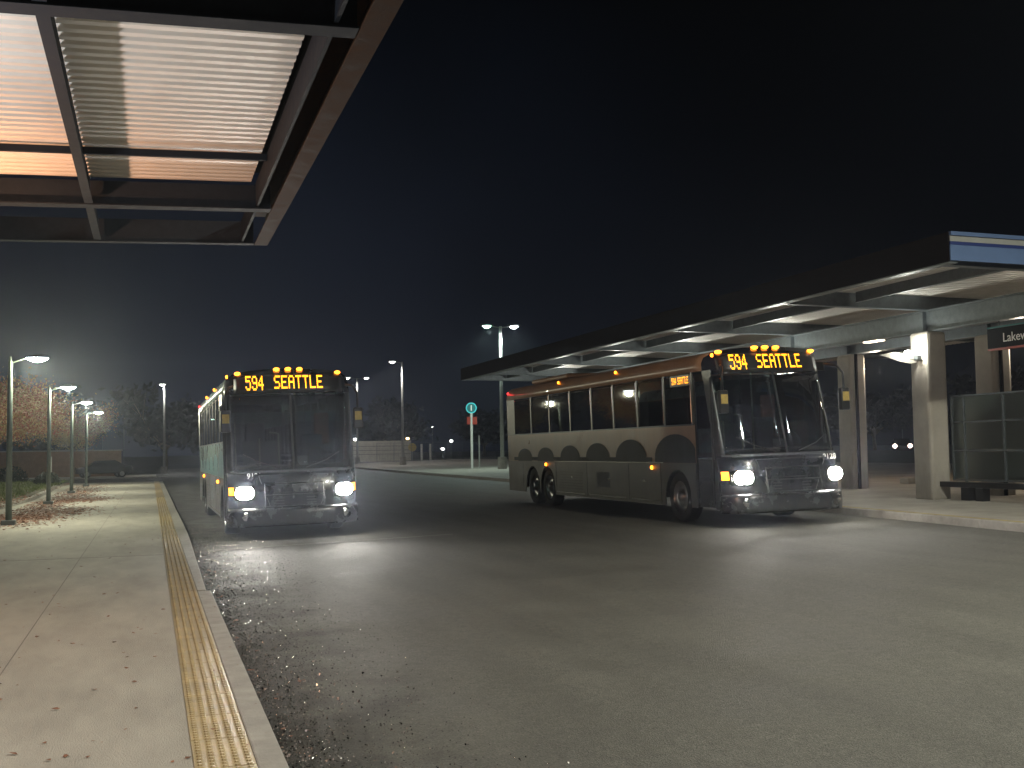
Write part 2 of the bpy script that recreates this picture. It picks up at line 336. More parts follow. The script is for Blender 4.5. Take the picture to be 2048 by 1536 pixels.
# fallen leaves
def leaf(mb, x, y, z, r):
    a = random.random()*6.3
    p = [(math.cos(a+k)*r*q, math.sin(a+k)*r*q, random.uniform(0, .45)*r) for k, q in ((0, 1), (1.0, .55), (2.2, .6), (3.14, .9), (4.1, .55), (5.3, .6))]
    mb.add([(x+u, y+v, z+h) for u, v, h in p], [(0, 1, 2, 3), (0, 3, 4, 5)])
lf = MB()
for cx, cy, sx, sy, n in ((-3.1, 33, .55, 2.2, 1500), (-2.4, 36, .5, 1.2, 700), (-3.3, 40, .35, 3, 800), (-2.4, 45, .5, 1.2, 800), (-3.0, 50, .5, 3, 900), (-3.2, 60, .6, 5, 900), (-5, 40, 1.2, 5, 1400)):
    for i in range(n):
        x, y = random.gauss(cx, sx), random.gauss(cy, sy); leaf(lf, x, y, .006 if x > -4 else .17, random.uniform(.03, .07))
for i in range(420):
    x, y = random.uniform(-3.5, .2), 4+random.random()**1.5*40; leaf(lf, x, y, .004, random.uniform(.008, .03))
for i in range(70):
    x, y = .74+random.expovariate(7), random.uniform(4.5, 22); leaf(lf, x, y, rd(x)+.004, random.uniform(.010, .035))
for i in range(60):
    x, y = random.uniform(.3, .66), random.uniform(5, 20); leaf(lf, x, y, .006, random.uniform(.008, .02))
tag(lf.build('leaves', M['litter']), 'brown fallen leaves drifted over the left pavement', 'fallen leaves', kind='stuff')
gr = MB()
for i in range(7000):
    x, y = random.uniform(-9, -4.6), random.uniform(35, 72)
    h = random.uniform(.05, .16); a = random.random()*3.14; dx, dy = math.cos(a)*.02, math.sin(a)*.02
    gr.add([(x-dx, y-dy, .165), (x+dx, y+dy, .165), (x+random.uniform(-.06, .06), y+random.uniform(-.06, .06), .165+h)], [(0, 1, 2)])
tag(gr.build('grass', M['grass']), 'short yellow green grass around the tree in the planting bed', 'grass', kind='stuff')

# ================================================================= LEFT CANOPY
zb = 4.5
LC = empty('station_canopy', (-7.0, 3, 0), label='grey steel canopy with white corrugated underside overhanging the left platform close by', cat='canopy')
def LB(): return MB()
def lput(mb, name, mat, **k):
    o = mb.build(name, mat, LC, **k); o.location = (7.0, -3, 0); return o
def tilt(x): return .026*(x-1.4)
TL = lambda v: Vector((v.x, v.y, v.z+tilt(v.x)))
# edge channel: bottom flange + web
e_ = LB(); e_.box(1.36, 1.545, -4, 15.84, zb, zb+.022, TL); e_.box(1.515, 1.545, -4, 15.84, zb+.024, zb+.40, TL); e_.box(1.36, 1.545, -4, 15.84, zb+.402, zb+.42, TL)
lput(e_, 'edge_beam', M['steel_edge'], bevel=.004)
e_ = LB(); e_.box(1.18, 1.21, -4, 15.8, zb+.03, zb+.33, TL); lput(e_, 'edge_rail', M['steel'])
for yr in (-2, 2.8, 7.49, 13.42):
    b = LB(); b.box(-6.8, 1.352, yr, yr+.20, zb, zb+.018, TL); b.box(-6.8, 1.352, yr+.085, yr+.105, zb+.02, zb+.30, TL)
    lput(b, 'rafter', M['steel'], bevel=.003)
b = LB(); b.box(-6.8, 1.352, 15.70, 15.84, zb, zb+.018, TL); b.box(-6.8, 1.352, 15.82, 15.84, zb+.02, zb+.33, TL)
lput(b, 'end_beam', M['steel'])
for xp in (-.72, -4.4):
    for y0, y1 in ((-4, 7.47), (7.70, 13.40), (13.64, 15.66)):
        if y0 > 13 and xp < -2: pass
        b = LB(); b.box(xp, xp+.09, y0, y1, zb+.012, zb+.026, TL); b.box(xp+.035, xp+.055, y0, y1, zb+.028, zb+.30, TL)
        lput(b, 'purlin', M['steel'])
b = LB(); b.box(-6.8, 1.17, 12.0, 12.05, zb+.22, zb+.29, TL); lput(b, 'cross_tie', M['steel'])
# corrugated deck: ribs run across, trapezoidal profile along Y
prof = []
y = -4
while y < 13.35:
    prof += [(y, 0), (y+.075, 0), (y+.10, .038), (y+.145, .038)]; y += .17
d = LB(); d.grid([-6.8, 1.12], list(range(len(prof))), lambda x, i: (x, prof[i][0], zb+.318+prof[i][1]+tilt(x)))
lput(d, 'roof_deck', M['deck'], solid=.003)
d = LB(); d.box(-6.8, 1.17, -4, 7.45, zb+.29, zb+.31, TL); lput(d, 'shade_panel', M['fascia'])  # added dark sheet hiding the deck, for the shade in the near bay
d = LB(); d.box(-6.9, 1.56, -4.05, 13.40, zb+.425, zb+.60, TL); lput(d, 'roof_top', M['fascia'])
for yc in (2, 7.59, 13.1):
    c = LB(); c.box(-3.3, -2.75, yc-.3, yc+.3, 0, 4.0); lput(c, 'concrete_column', M['pillar'], bevel=.05)
c = LB(); c.box(-3.15, -2.9, -4, 15.8, 4.002, 4.36); lput(c, 'girder', M['steel'])
def uplight(loc, rz, mat, label):
    u = empty('wall_uplight', loc, (0, 0, rz), label=label, cat='wall lamp', group='uplights on the canopy pillars')
    MB().box(-.0, .06, -.12, .12, -.14, .02).build('bracket', M['galv'], u)
    MB().lathe([(.0, -.0), (.09, .0), (.11, .06), (.10, .12)], 16, 'z', (-.15, 0, -.04)).build('lamp_body', M['lampbody'], u)
    MB().lathe([(.0, .085), (.10, .083)], 16, 'z', (-.15, 0, -.03)).build('lens', mat, u)
    return u
u = uplight((-2.74, 7.59, 3.0), math.pi, M['e_white'], 'white uplight under the near left canopy, outside the picture')
lamp('SPOT', (-2.5, 8.0, 2.98), (.97, .98, 1), 235, aim=(1, .1, .9), size=.05, spot=150)
u2 = uplight((-2.74, 13.1, 3.0), math.pi, M['e_white'], 'orange uplight on the left canopy pillar, outside the picture')
lamp('SPOT', (-2.5, 12.2, 2.98), (1, .47, .23), 430, aim=(1, -.1, .9), size=.05, spot=150)
lamp('SPOT', (-2.9, 10.5, 3.95), (1, .62, .42), 90, aim=(.25, 0, -1), size=.15, spot=140)
lamp('SPOT', (-2.9, 5, 3.95), (1, .86, .75), 400, aim=(.25, 0, -1), size=.15, spot=140)

# ================================================================= RIGHT CANOPY
XE, XP = 13.1, 17.0
ZR = 4.72
RC = empty('platform_canopy', (XP, 21.6, rd(XP, .15)), label='long flat canopy on concrete pillars over the right island behind the coach', cat='canopy')
def rput(mb, name, mat, **k):
    o = mb.build(name, mat, RC, **k); o.location = (-XP, -21.6, -rd(XP, .15)); return o
def tr(x): return -.013*(x-XE)
TR = lambda v: Vector((v.x, v.y, v.z+tr(v.x)))
y0, y1, XF = 16.0, 48.0, 25.5
b = MB(); b.box(XE, XE+.18, y0, y1, ZR, ZR+.02, TR); b.box(XE, XE+.03, y0, y1, ZR+.022, ZR+.30, TR); rput(b, 'edge_beam', M['galv'])
b = MB(); b.box(XE-.03, XE-.002, y0-.02, y1, ZR+.02, ZR+.53, TR); rput(b, 'side_fascia', M['fascia'])
b = MB(); b.box(XE+.01, XF, y0-.03, y0, ZR+.04, ZR+.31, TR); rput(b, 'end_fascia', M['fblue'])
b = MB(); b.box(XE+.01, XF, y0-.033, y0, ZR+.312, ZR+.37, TR); rput(b, 'fascia_stripe', M['fnavy'])
b = MB(); b.box(XE+.01, XF, y0-.03, y0, ZR+.372, ZR+.47, TR); rput(b, 'fascia_band', M['fwhite'])
b = MB(); b.box(XE+.01, XF, y0-.06, y0, ZR+.472, ZR+.54, TR); rput(b, 'coping', M['fblue'])
b = MB(); b.box(XE+.3, XE+.42, y0+.5, y0+.62, ZR+.54, ZR+.60, TR); rput(b, 'roof_cap', M['fwhite'])
b = MB(); b.box(XE, XF, y0, y1, ZR+.42, ZR+.52, TR); rput(b, 'roof_top', M['fascia'])
prof = []; y = y0+.1
while y < y1-.2:
    prof += [(y, 0), (y+.10, 0), (y+.13, .045), (y+.19, .045)]; y += .22
d = MB(); d.grid([XE+.2, XF-.1], list(range(len(prof))), lambda x, i: (x, prof[i][0], ZR+.34+prof[i][1]+tr(x))); rput(d, 'roof_deck', M['deck'], solid=.003)
PY = [21.6, 27.2, 32.8, 38.4, 44.0]
for yr in [16.3]+PY+[47.6]:
    b = MB(); b.box(XE+.182, XF-.2, yr-.10, yr+.10, ZR-.0, ZR+.018, TR); b.box(XE+.182, XF-.2, yr-.01, yr+.01, ZR+.02, ZR+.33, TR); rput(b, 'rafter', M['galv'])
for xp in (15.0, 20.6, 23.0):
    for a, b_ in zip([16.3]+PY, PY+[47.6]):
        b = MB(); b.box(xp, xp+.10, a+.11, b_-.11, ZR+.10, ZR+.115, TR); b.box(xp+.04, xp+.06, a+.11, b_-.11, ZR+.118, ZR+.335, TR); rput(b, 'purlin', M['galv'])
for xg in (XP, 18.8):
    b = MB(); zt = ZR-.002+tr(xg)
    b.box(xg-.13, xg+.13, y0+.3, y1-.3, zt-.50, zt-.48); b.box(xg-.012, xg+.012, y0+.3, y1-.3, zt-.478, zt-.022); b.box(xg-.13, xg+.13, y0+.3, y1-.3, zt-.02, zt-.002)
    for yp in PY: b.box(xg-.12, xg-.014, yp-.008, yp+.008, zt-.476, zt-.024)
    rput(b, 'girder', M['galv'])
for xg in (XP, 18.8):
    for yp in PY:
        z0 = rd(xg, .15)-.05; zt = ZR+tr(xg)-.505
        b = MB(); b.prism([(xg-.26, yp-.32), (xg+.26, yp-.32), (xg+.26, yp+.32), (xg-.26, yp+.32)], z0, zt)
        rput(b, 'concrete_pillar', M['pillar'], bevel=.07)
        if xg > 18:
            b = MB(); b.tube([(xg-.08, yp-.36, z0), (xg-.08, yp-.36, zt)], .045, 8); rput(b, 'drain_pipe', M['fascia'])
for i, xs_ in enumerate((18.1, 18.1, 18.1, 18.1, 18.1)):
    yy = PY[i]+2.0
    b = MB(); b.box(XP-.1, XP+.1, yy-.3, yy+.3, ZR+tr(XP)-.53, ZR+tr(XP)-.506); rput(b, 'soffit_lamp', M['e_soff'])
UPL = []
def island_uplight(x, y, z, label, power=90):
    u = empty('pillar_uplight', (x, y, z), label=label, cat='uplight', group='uplights on the canopy pillars')
    MB().box(-.10, 0, -.11, .11, -.12, -.02).build('bracket', M['galv'], u)
    pts = [(0, -.03), (-.30, .02), (-.46, .05), (-.62, .07), (-.98, .0), (-.72, -.07), (-.45, -.15), (-.2, -.19), (0, -.17)]
    f_ = MB(); n_ = len(pts); f_.add([(px, .03+.05*px*px, pz) for px, pz in pts]+[(px, .05+.05*px*px, pz) for px, pz in pts], [tuple(range(n_)), tuple(range(2*n_-1, n_-1, -1))]+[(i, (i+1) % n_, n_+(i+1) % n_, n_+i) for i in range(n_)]); f_.build('glare_plate', M['palewall'], u)
    bb = MB(); bb.lathe([(.001, -.10), (.07, -.08), (.105, -.02), (.105, .03), (.07, .08), (.001, .10)], 14, 'z', (-.36, -.12, 0)); bb.build('lens', M['e_white'], u, smooth=True)
    MB().box(-.36, 0, -.14, -.10, -.12, -.105).build('lamp_arm', M['lampbody'], u)
    lamp('POINT', (x-.36, y-.16, z+.16), (.97, .98, .88), power, size=.09)
    return u
island_uplight(XP-.27, 21.6, rd(XP, .15)+3.28, 'bright uplight with flared plate on the nearest pillar of the right canopy', 50)
island_uplight(XP-.27, 27.2, rd(XP, .15)+3.28, 'uplight on the second pillar of the right canopy, just beyond the coach', 110)
for k, yp in enumerate(PY[2:]):
    island_uplight(XP-.27, yp, rd(XP, .15)+3.28, 'uplight on the %s pillar from the near end of the right canopy, behind the coach' % ('third', 'fourth', 'last')[k], 110)
# second-row lamp beside the sign
u = empty('bulkhead_lamp', (18.8+.28, 21.6, 3.75), label='small round white lamp on the back pillar just under the black sign', cat='wall lamp')
MB().box(-.02, .03, -.06, .06, -.06, .06).build('mount', M['lampbody'], u)
MB().lathe([(.0, -.07), (.05, -.05), (.07, 0), (.05, .05), (0, .07)], 14, 'z', (.08, -.02, 0)).build('lens', M['e_white'], u, smooth=True)
lamp('POINT', (19.4, 21.3, 3.75), (1, .85, .66), 60, size=.08)
u = empty('bulkhead_lamp', (18.8+.28, 27.2, 3.75), label='small white lamp on the pillar seen just beyond the right corner of the right hand coach', cat='wall lamp')
MB().box(-.02, .03, -.06, .06, -.06, .06).build('mount', M['lampbody'], u)
MB().lathe([(.0, -.07), (.05, -.05), (.07, 0), (.05, .05), (0, .07)], 14, 'z', (.08, -.02, 0)).build('lens', M['e_white'], u, smooth=True)
lamp('POINT', (19.4, 26.9, 3.75), (1, .85, .66), 60, size=.08)
# warm lamps that light the back of the island
for yy in (22, 30, 40):
    lamp('SPOT', (23.5, yy, 4.3), (1, .66, .36), 130, aim=(.1, 0, -1), size=.15, spot=120)
lamp('SPOT', (22, 17, 4.3), (1, .75, .5), 90, aim=(0, 0, -1), size=.15, spot=130)

# hanging sign
hs = empty('hanging_sign', (XP, 17.4, 3.83), label='long black sign reading Lakewood hung under the right canopy beam', cat='sign')
MB().box(-.05, .05, -2.2, 2.2, -.23, .19).build('panel', M['signblack'], hs)
MB().box(-.055, .055, -2.2, 2.2, .195, .225).build('teal_edge', M['signteal'], hs)
MB().box(-.055, .055, -2.2, 2.2, -.275, -.235).build('red_stripe', M['signred'], hs)
MB().tube([(0, 1.9, .22), (0, 1.9, .38)], .015).build('hanger', M['galv'], hs); MB().tube([(0, -1.9, .22), (0, -1.9, .38)], .015).build('hanger', M['galv'], hs)
def textobj(s, size, mat, parent, loc, rot, name='lettering', ext=.003):
    cu = bpy.data.curves.new(name, 'FONT'); cu.body = s; cu.size = size; cu.extrude = ext; cu.resolution_u = 3
    o = bpy.data.objects.new(name, cu); sc.collection.objects.link(o)
    bpy.context.view_layer.update()
    dg = bpy.context.evaluated_depsgraph_get(); me = bpy.data.meshes.new_from_object(o.evaluated_get(dg))
    bpy.data.objects.remove(o); me.materials.clear(); me.materials.append(mat)
    o = bpy.data.objects.new(name, me); sc.collection.objects.link(o); o.parent = parent; o.location = loc; o.rotation_euler = rot
    return o
textobj('Lakewood', .27, M['signwhite'], hs, (-.054, 1.75, -.12), (R(90), 0, R(-90)))

# glass screen
XS = 17.4; zf = rd(XS, .15)
gs = empty('glass_screen', (XS, 18.5, zf), label='framed glass wind screen standing beside the nearest right pillar', cat='glass screen')
f = MB()
ysn = [21.35, 20.95, 19.72, 18.5, 17.28, 16.06, 14.84]
z_a, z_b = .40, 2.33
for yy in ysn: f.box(-.025, .025, yy-18.5-.025, yy-18.5+.025, 0 if yy in (20.95, 18.5, 16.06) else z_a, z_b)
for zz in (z_a, 1.06, 1.70, z_b-.04): f.box(-.022, .022, 14.84-18.5, 21.35-18.5, zz, zz+.04)
f.build('frame', M['galv'], gs)
for a, b_ in zip(ysn, ysn[1:]):
    for za, zb_ in ((z_a+.045, 1.055), (1.105, 1.695), (1.745, z_b-.045)):
        MB().box(-.005, .005, b_-18.5+.028, a-18.5-.028, za, zb_).build('pane', M['g_screen'], gs)
bn = empty('lean_rail', (XS-.35, 18.3, rd(XS-.35, .15)), label='dark metal leaning rail on stubby posts in front of the glass screen', cat='leaning rail')
MB().box(-.11, .11, -3.4, 3.0, .28, .40).build('seat_bar', M['black'], bn, bevel=.015)
for yy in (2.2, 1.75, -1.2): MB().box(-.09, .09, yy-.12, yy+.12, -.02, .278).build('post', M['black'], bn)
bx = MB(); bx.box(-.3, .3, -.2, .2, 0, .18); o = bx.build('concrete_block', M['palewall'], bevel=.03); o.location = (21.4, 28.1, rd(21.4, .15)); tag(o, 'low concrete block on the ground just behind the nearest right pillar', 'block')

# ================================================================= COACHES
PX = {'5': ("11111", "10000", "11110", "00001", "00001", "10001", "01110"), '9': ("01110", "10001", "10001", "01111", "00001", "10001", "01110"),
      '4': ("00010", "00110", "01010", "10010", "11111", "00010", "00010"), 'S': ("01111", "10000", "10000", "01110", "00001", "00001", "11110"),
      'E': ("11111", "10000", "10000", "11110", "10000", "10000", "11111"), 'A': ("01110", "10001", "10001", "11111", "10001", "10001", "10001"),
      'T': ("11111", "00100", "00100", "00100", "00100", "00100", "00100"), 'L': ("10000", "10000", "10000", "10000", "10000", "10000", "11111")}
def yf(z): return interp([(.2, .07), (.32, .05), (.5, 0), (.95, 0), (1.2, .05), (1.38, .12), (2.95, .52), (3.34, .64), (3.52, .85), (4, .9)], z)
def fy(x, z): return yf(z)+.09*(x/1.3)**2+.36*max(0, (abs(x)-.82)/.48)**2.4
YS = .45
RP = [(-1.3, 3.05), (-1.295, 3.18), (-1.25, 3.31), (-1.12, 3.40), (-.8, 3.455), (-.4, 3.49), (0, 3.50), (.4, 3.49), (.8, 3.455), (1.12, 3.40), (1.25, 3.31), (1.295, 3.18), (1.3, 3.05)]
RPx = [(x, z) for x, z in RP]
def zroof(x): return interp(RPx, x)
L = 13.8
XG = [-1.3, -1.285, -1.25, -1.2, -1.12, -1.0, -.8, -.5, -.2, 0, .2, .5, .8, 1.0, 1.12, 1.2, 1.25, 1.285, 1.3]
def front(x0, x1, z0, z1, nx=10, nz=8, off=0):
    us = sorted(set([x0, x1]+[x for x in XG if x0 < x < x1])); b = MB()
    if isinstance(z1, float) or isinstance(z1, int): z1_ = lambda x: z1
    else: z1_ = z1
    b.grid(us, lin(0, 1, nz), lambda x, t_: (lambda z: (x, fy(x, z)-off, z))(z0+(z1_(x)-z0)*t_)); return b
def side(s, y0, y1, z0, z1, off=0, nz=1, fol=False):
    b = MB(); x = s*(1.3+off)
    b.grid([0, 1], lin(z0, z1, 4 if fol else nz), lambda u, z: (x, (yf(z)+YS if fol else y0) if u == 0 else y1, z)); return b
def bus(name, loc, yaw_, paint, wavecol, label, plate, group):
    root = empty(name, loc, (0, -math.atan(S), yaw_), label=label, cat='bus', group=group)
    B = lambda mb, n, m, par=root, **k: mb.build(n, m, par, **k)
    # ---- front
    b = front(-1.3, 1.3, .30, 1.36, nz=9); b.v = [v for v in b.v]
    B(b, 'front_panel', M['navy'], solid=.03, smooth=True)
    b = MB(); us = [x for x in XG]
    b.grid(us, lin(0, 1, 5), lambda x, t_: (x*1.004, fy(x, .5)-.06-.03*math.sin(t_*math.pi), .27+t_*.36))
    B(b, 'bumper', M['navy'], solid=.05, smooth=True)
    header = front(-1.3, 1.3, 2.97, lambda x: max(2.99, zroof(x)-.003), nz=5)
    hd = B(header, 'header_panel', M['navy'], solid=.03, smooth=True)
    B(front(-1.12, 1.12, 2.99, 3.37, nz=4, off=.022), 'sign_window', M['black'], solid=.004, smooth=True)
    # windshield: two panes and pillars
    for x0, x1 in ((-1.2, -.02), (.02, 1.2)):
        B(front(x0, x1, 1.40, 2.93, nz=10), 'windshield', M['g_wind'], solid=.006, smooth=True)
    B(front(-.02, .02, 1.36, 2.97, nz=8, off=.006), 'windshield_post', M['black'], solid=.02)
    for s in (-1, 1):
        xs2 = (-1.3, -1.2) if s < 0 else (1.2, 1.3)
        B(front(*xs2, 1.36, 2.97, nz=8, off=.003), 'corner_post', M['black'], solid=.03, smooth=True)
    # sill trim
    B(front(-1.25, 1.25, 1.345, 1.385, nz=1, off=.03), 'sill_trim', M['skirt'], solid=.01)
    # grille/hatch lines
    b = MB(); P3 = lambda x, z, o_=.035: (x, fy(x, z)-o_, z)
    b.tube([P3(-.72, 1.28), P3(.80, 1.28)], .008, 6)
    b.tube([P3(-.72, 1.28), P3(-.50, .64), P3(.5, .64), P3(.80, 1.28)], .008, 6)
    B(b, 'hatch_seam', M['skirt'])
    b = MB()
    for k in range(5): b.box(-.42, .42, -.012, .02, .70+k*.055, .722+k*.055)
    B(b, 'grille', M['black'])
    lt = MB()
    for k in range(7): lt.box(-1.318, -1.306, 7.7, 9.3, .52+k*.07, .55+k*.07)
    B(lt, 'louvre_panel', M['black'])
    B(MB().box(-1.322, -1.308, 5.9, 6.7, .62, .98), 'notice_panel', M['interior'])
    for yy in (3.9, 5.9, 8.4): B(MB().box(-1.325, -1.305, yy-.07, yy+.07, .80, .84), 'door_latch', M['chrome'])
    # bicycle rack folded up against the front
    rk = MB()
    rk.tube([P3(-.62, .66, .20), P3(-.62, 1.12, .16), P3(.55, 1.12, .16), P3(.55, .66, .20)], .016, 6)
    rk.tube([P3(-.62, .89, .18), P3(.55, .89, .18)], .014, 6)
    rk.tube([P3(-.62, .66, .20), P3(.55, .66, .20)], .016, 6); rk.tube([P3(-.3, .66, .2), P3(-.3, .60, .0)], .02, 6); rk.tube([P3(.3, .66, .2), P3(.3, .60, .0)], .02, 6)
    B(rk, 'bike_rack', M['black'])
    # headlights
    for s in (-1, 1):
        xh = s*1.0
        h = B(front(min(xh-.20, xh+.20), max(xh-.20, xh+.20), .80, 1.08, nz=4, off=.028), 'headlight', M['chrome'], root, solid=.01, smooth=True)
        for dx in (-.055, .055):
            xx = xh+dx; ln = MB(); yy = fy(xx, .95)-.05
            ln.lathe([(.001, -.06), (.08, -.04), (.128, 0), (.13, .03)], 20, 'y', (xx, yy, .945)); ln.build('lens', M['e_head'], h, smooth=True)
        tu = front(*((-1.285, -1.195) if s < 0 else (1.195, 1.285)), .90, 1.06, nz=3, off=.02)
        tu.build('turn_signal', M['e_turn'], root, solid=.012)
        lx, ly = xh, fy(xh, .95)-.16
        lamp('SPOT', (lx, ly, .95), (1, .96, .88), HEADW, root, aim=(0, -1, .24), size=.10, spot=88, blend=1)
        fg = MB(); fg.lathe([(.0, -.015), (.07, -.01), (.085, 0), (.085, .03)], 14, 'y', (s*.98, fy(.98, .5)-.10, .47)); B(fg, 'fog_lamp', M['chrome'], smooth=True)
    # roof marker lamps
    for x in (-1.04, -.24, 0, .24, 1.04):
        zz = zroof(x)-.045; mk = MB(); mk.lathe([(.001, -.055), (.05, -.045), (.062, 0), (.062, .05)], 10, 'y', (x, fy(x, zz)-.02, zz+.035))
        mk.v = [(v[0], v[1], zz+.035+(v[2]-zz-.035)*.6) for v in mk.v]
        B(mk, 'marker_lamp', M['e_amber'], smooth=True)
    # destination lettering made of LED dots
    def led(txt, x, z, px, pz, col, sidef=None, n='led_text'):
        b = MB()
        for c in txt:
            if c != ' ':
                for r_, row in enumerate(PX[c]):
                    for k, v in enumerate(row):
                        if v == '1':
                            xx, zz = x+k*px, z-r_*pz
                            hx, hz = px*.43, pz*.43
                            if sidef is None:
                                q = [(xx+dx, fy(xx+dx, zz+dz)-.030, zz+dz) for dx, dz in ((-hx, -hz), (hx, -hz), (hx, hz), (-hx, hz))]
                            else: q = [sidef(xx+dx, zz+dz) for dx, dz in ((-hx, -hz), (hx, -hz), (hx, hz), (-hx, hz))]
                            b.add(q, [(0, 1, 2, 3)])
            x += px*6.1
        B(b, n, M['e_led'])
    led('594', -.88, 3.325, .0212, .044, 1)
    led('SEATTLE', -.30, 3.325, .0242, .040, 1)
    # side marker + sign (image-left flank)
    led('594', -1.50, 2.985, .013, .022, 1, sidef=lambda u, z: (-1.328, -u, z)) if False else None
    sd = lambda u, z: (-1.331, 2.30-u, z)
    B(MB().box(-1.325, -1.31, 1.52, 2.40, 2.80, 3.03), 'side_sign', M['black'])
    led('594', .0, 2.975, .0125, .020, 1, sd); led('SEATTLE', .28, 2.975, .0115, .020, 1, sd)
    for yy in (.62, 5.4, 9.3):
        mk = MB(); mk.lathe([(.001, -.03), (.03, -.02), (.038, .01)], 10, 'x', (-1.262, yy, 3.33)); B(mk, 'marker_lamp', M['e_amber'])
    for yy, zz in ((3.45, 1.12), (10.35, 1.14)):
        mk = MB(); mk.lathe([(.001, -.03), (.035, -.02), (.045, .01)], 10, 'x', (-1.335, yy, zz)); B(mk, 'side_lamp', M['e_amber'])
    mk = MB(); mk.lathe([(.001, -.03), (.03, -.02), (.038, .01)], 10, 'x', (-1.29, L-.1, 3.26)); B(mk, 'tail_marker', M['e_red'])
    # ---- flanks
    WN = [1.45, 2.75, 4.15, 5.52, 6.9, 8.4, 10.0, 11.55, 13.1]
    FW, RW, TW = 2.25, 10.3, 11.55
    def zlow(y):
        z = .33
        for c in (FW, RW, TW):
            d_ = abs(y-c)
            if d_ < .60: z = max(z, .48+math.sqrt(max(0, .60**2-d_*d_)))
        return z
    for s in (-1, 1):
        ysk = sorted(set([YS+.05, .5]+lin(1.4, L, 120)+[c+d_ for c in (FW, RW, TW) for d_ in (-.6, -.57, -.5, .5, .57, .6)]))
        dr = s < 0
        b = MB(); b.grid([y for y in ysk if y >= 1.38], [0, 1], lambda y, u: (s*1.302, y, zlow(y)+u*(1.22-zlow(y)) if zlow(y) < 1.2 else 1.2+u*.02)); B(b, 'skirt_panel', M['skirt'], solid=.02)
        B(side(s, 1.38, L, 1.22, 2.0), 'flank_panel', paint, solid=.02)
        # scalloped wave graphic
        for c, r_, hh in ((2.3, 1.0, .50), (4.6, .85, .42), (6.6, .75, .36), (8.5, .70, .32), (10.4, .65, .28), (12.2, .62, .26)):
            pts = [(c-r_, 1.225)]+[(c-r_*math.cos(a), 1.225+.10+hh*math.sin(a)) for a in lin(0, math.pi, 16)]+[(c+r_, 1.225)]
            w_ = MB().box(min(s*1.318, s*1.316), max(s*1.318, s*1.316), max(1.39, c-1.15), min(L-.05, c+1.0), 1.242, 1.34) if c in (2.3, 4.6, 6.6, 8.5, 10.4, 12.2) else MB(); n = len(pts); w_.add([(s*1.318, max(1.39, y), z) for y, z in pts], [tuple(range(n))]); B(w_, 'wave_graphic', wavecol, solid=.004)
        b = MB(); 
        for (ya, yb) in ((3.0, 4.6), (4.9, 7.2), (7.5, 9.55)): b.box(s*1.312-.012, s*1.312+.012, ya, yb, .40, .425)
        b.box(s*1.318-.008, s*1.318+.008, 2.9, 9.6, 1.222, 1.238); B(b, 'trim_strip', M['chrome'])
        b = MB()
        for yy in (3.05, 4.75, 7.35, 9.6, 12.4): b.box(s*1.312-.006, s*1.312+.006, yy-.006, yy+.006, .36, 1.2)
        b.box(s*1.312-.006, s*1.312+.006, 1.4, L-.02, 1.985, 2.015); B(b, 'panel_seam', M['black'])
        B(side(s, 0, 1.38, 1.9 if False else 1.36, 3.05, fol=True), 'corner_panel', M['black'], solid=.02)if not dr else None
        if dr:  # passenger door just behind the corner
            dd = B(side(s, 0, .62, .33, 3.05, fol=True), 'corner_panel', M['black'], solid=.02)
            d1 = B(side(s, .63, 1.36, .36, 1.3), 'door', M['navy'], solid=.02)
            B(side(s, .70, 1.30, 1.34, 2.85), 'window', M['g_side'], d1, solid=.006)
            B(MB().tube([(s*1.31, .66, .4), (s*1.31, .66, 2.9)], .02, 6).tube([(s*1.31, 1.33, .4), (s*1.31, 1.33, 2.9)], .02, 6), 'frame', M['black'], d1)
        else:
            B(side(s, 0, 1.38, .33, 1.36, fol=True), 'lower_corner_panel', M['navy'], solid=.02)
            B(side(s, YS+.5, 1.38, 2.0, 2.9), 'driver_window', M['g_side'], solid=.006)
        for a, b_ in zip(WN, WN[1:]):
            wd = B(side(s, a+.04, b_-.04, 2.02, 3.03), 'window', M['g_side'], solid=.006); X_ = s*1.306
            MB().tube([(X_, a+.06, 2.05), (X_, a+.06, 3.0), (X_, b_-.06, 3.0)], .013, 4).build('frame', M['chrome'], wd)
        for yy in WN: B(MB().box(s*1.30-.012, s*1.30+.012, yy-.045, yy+.045 if yy < 13 else L, 2.0, 3.05), 'window_pillar', M['black'])
        # wheels
        for c in (FW, RW, TW):
            wl = MB(); x0 = s*1.27; wl.lathe([(.33, x0-s*.30), (.50, x0-s*.28), (.52, x0-s*.24), (.52, x0-s*.05), (.49, x0), (.33, x0-s*.01)], 28, 'x', (0, c, .52))
            wh = B(wl, 'wheel', M['tyre'], smooth=True)
            rm = MB(); rm.lathe([(.33, x0-s*.012), (.30, x0-s*.05), (.22, x0-s*.09), (.12, x0-s*.06), (.11, x0-s*.0), (.001, x0+s*.01)], 20, 'x', (0, c, .52)); rm.build('rim', M['rim'], wh, smooth=True)
            for k in range(8):
                pass
            ar = MB(); ar.grid(lin(.02, math.pi-.02, 14), [0, 1], lambda a, u: (s*(1.30-u*.4), c-.6*math.cos(a), .48+.6*math.sin(a))); B(ar, 'wheel_arch', M['black'])
        # mirror
        ms = MB(); ms.tube([(s*1.16, .50, 3.12), (s*1.27, .25, 3.08), (s*1.34, .12, 2.92), (s*1.34, .12, 2.60)], .025, 8)
        mr = B(ms, 'mirror', M['black'], smooth=True)
        MB().box(s*1.34-.10, s*1.34+.10, .06, .18, 2.18, 2.62).build('housing', M['black'], mr, bevel=.03)
        MB().box(s*1.34-.07, s*1.34+.07, .045, .056, 2.36, 2.54).build('panel', M['yellowp'], mr)  # yellow reflection on the mirror back, painted as a flat patch
    # ---- roof
    r_ = MB(); ys_ = [0, .03, .2]+lin(.5, L-.25, 10)+[L]
    n = len(RPx)
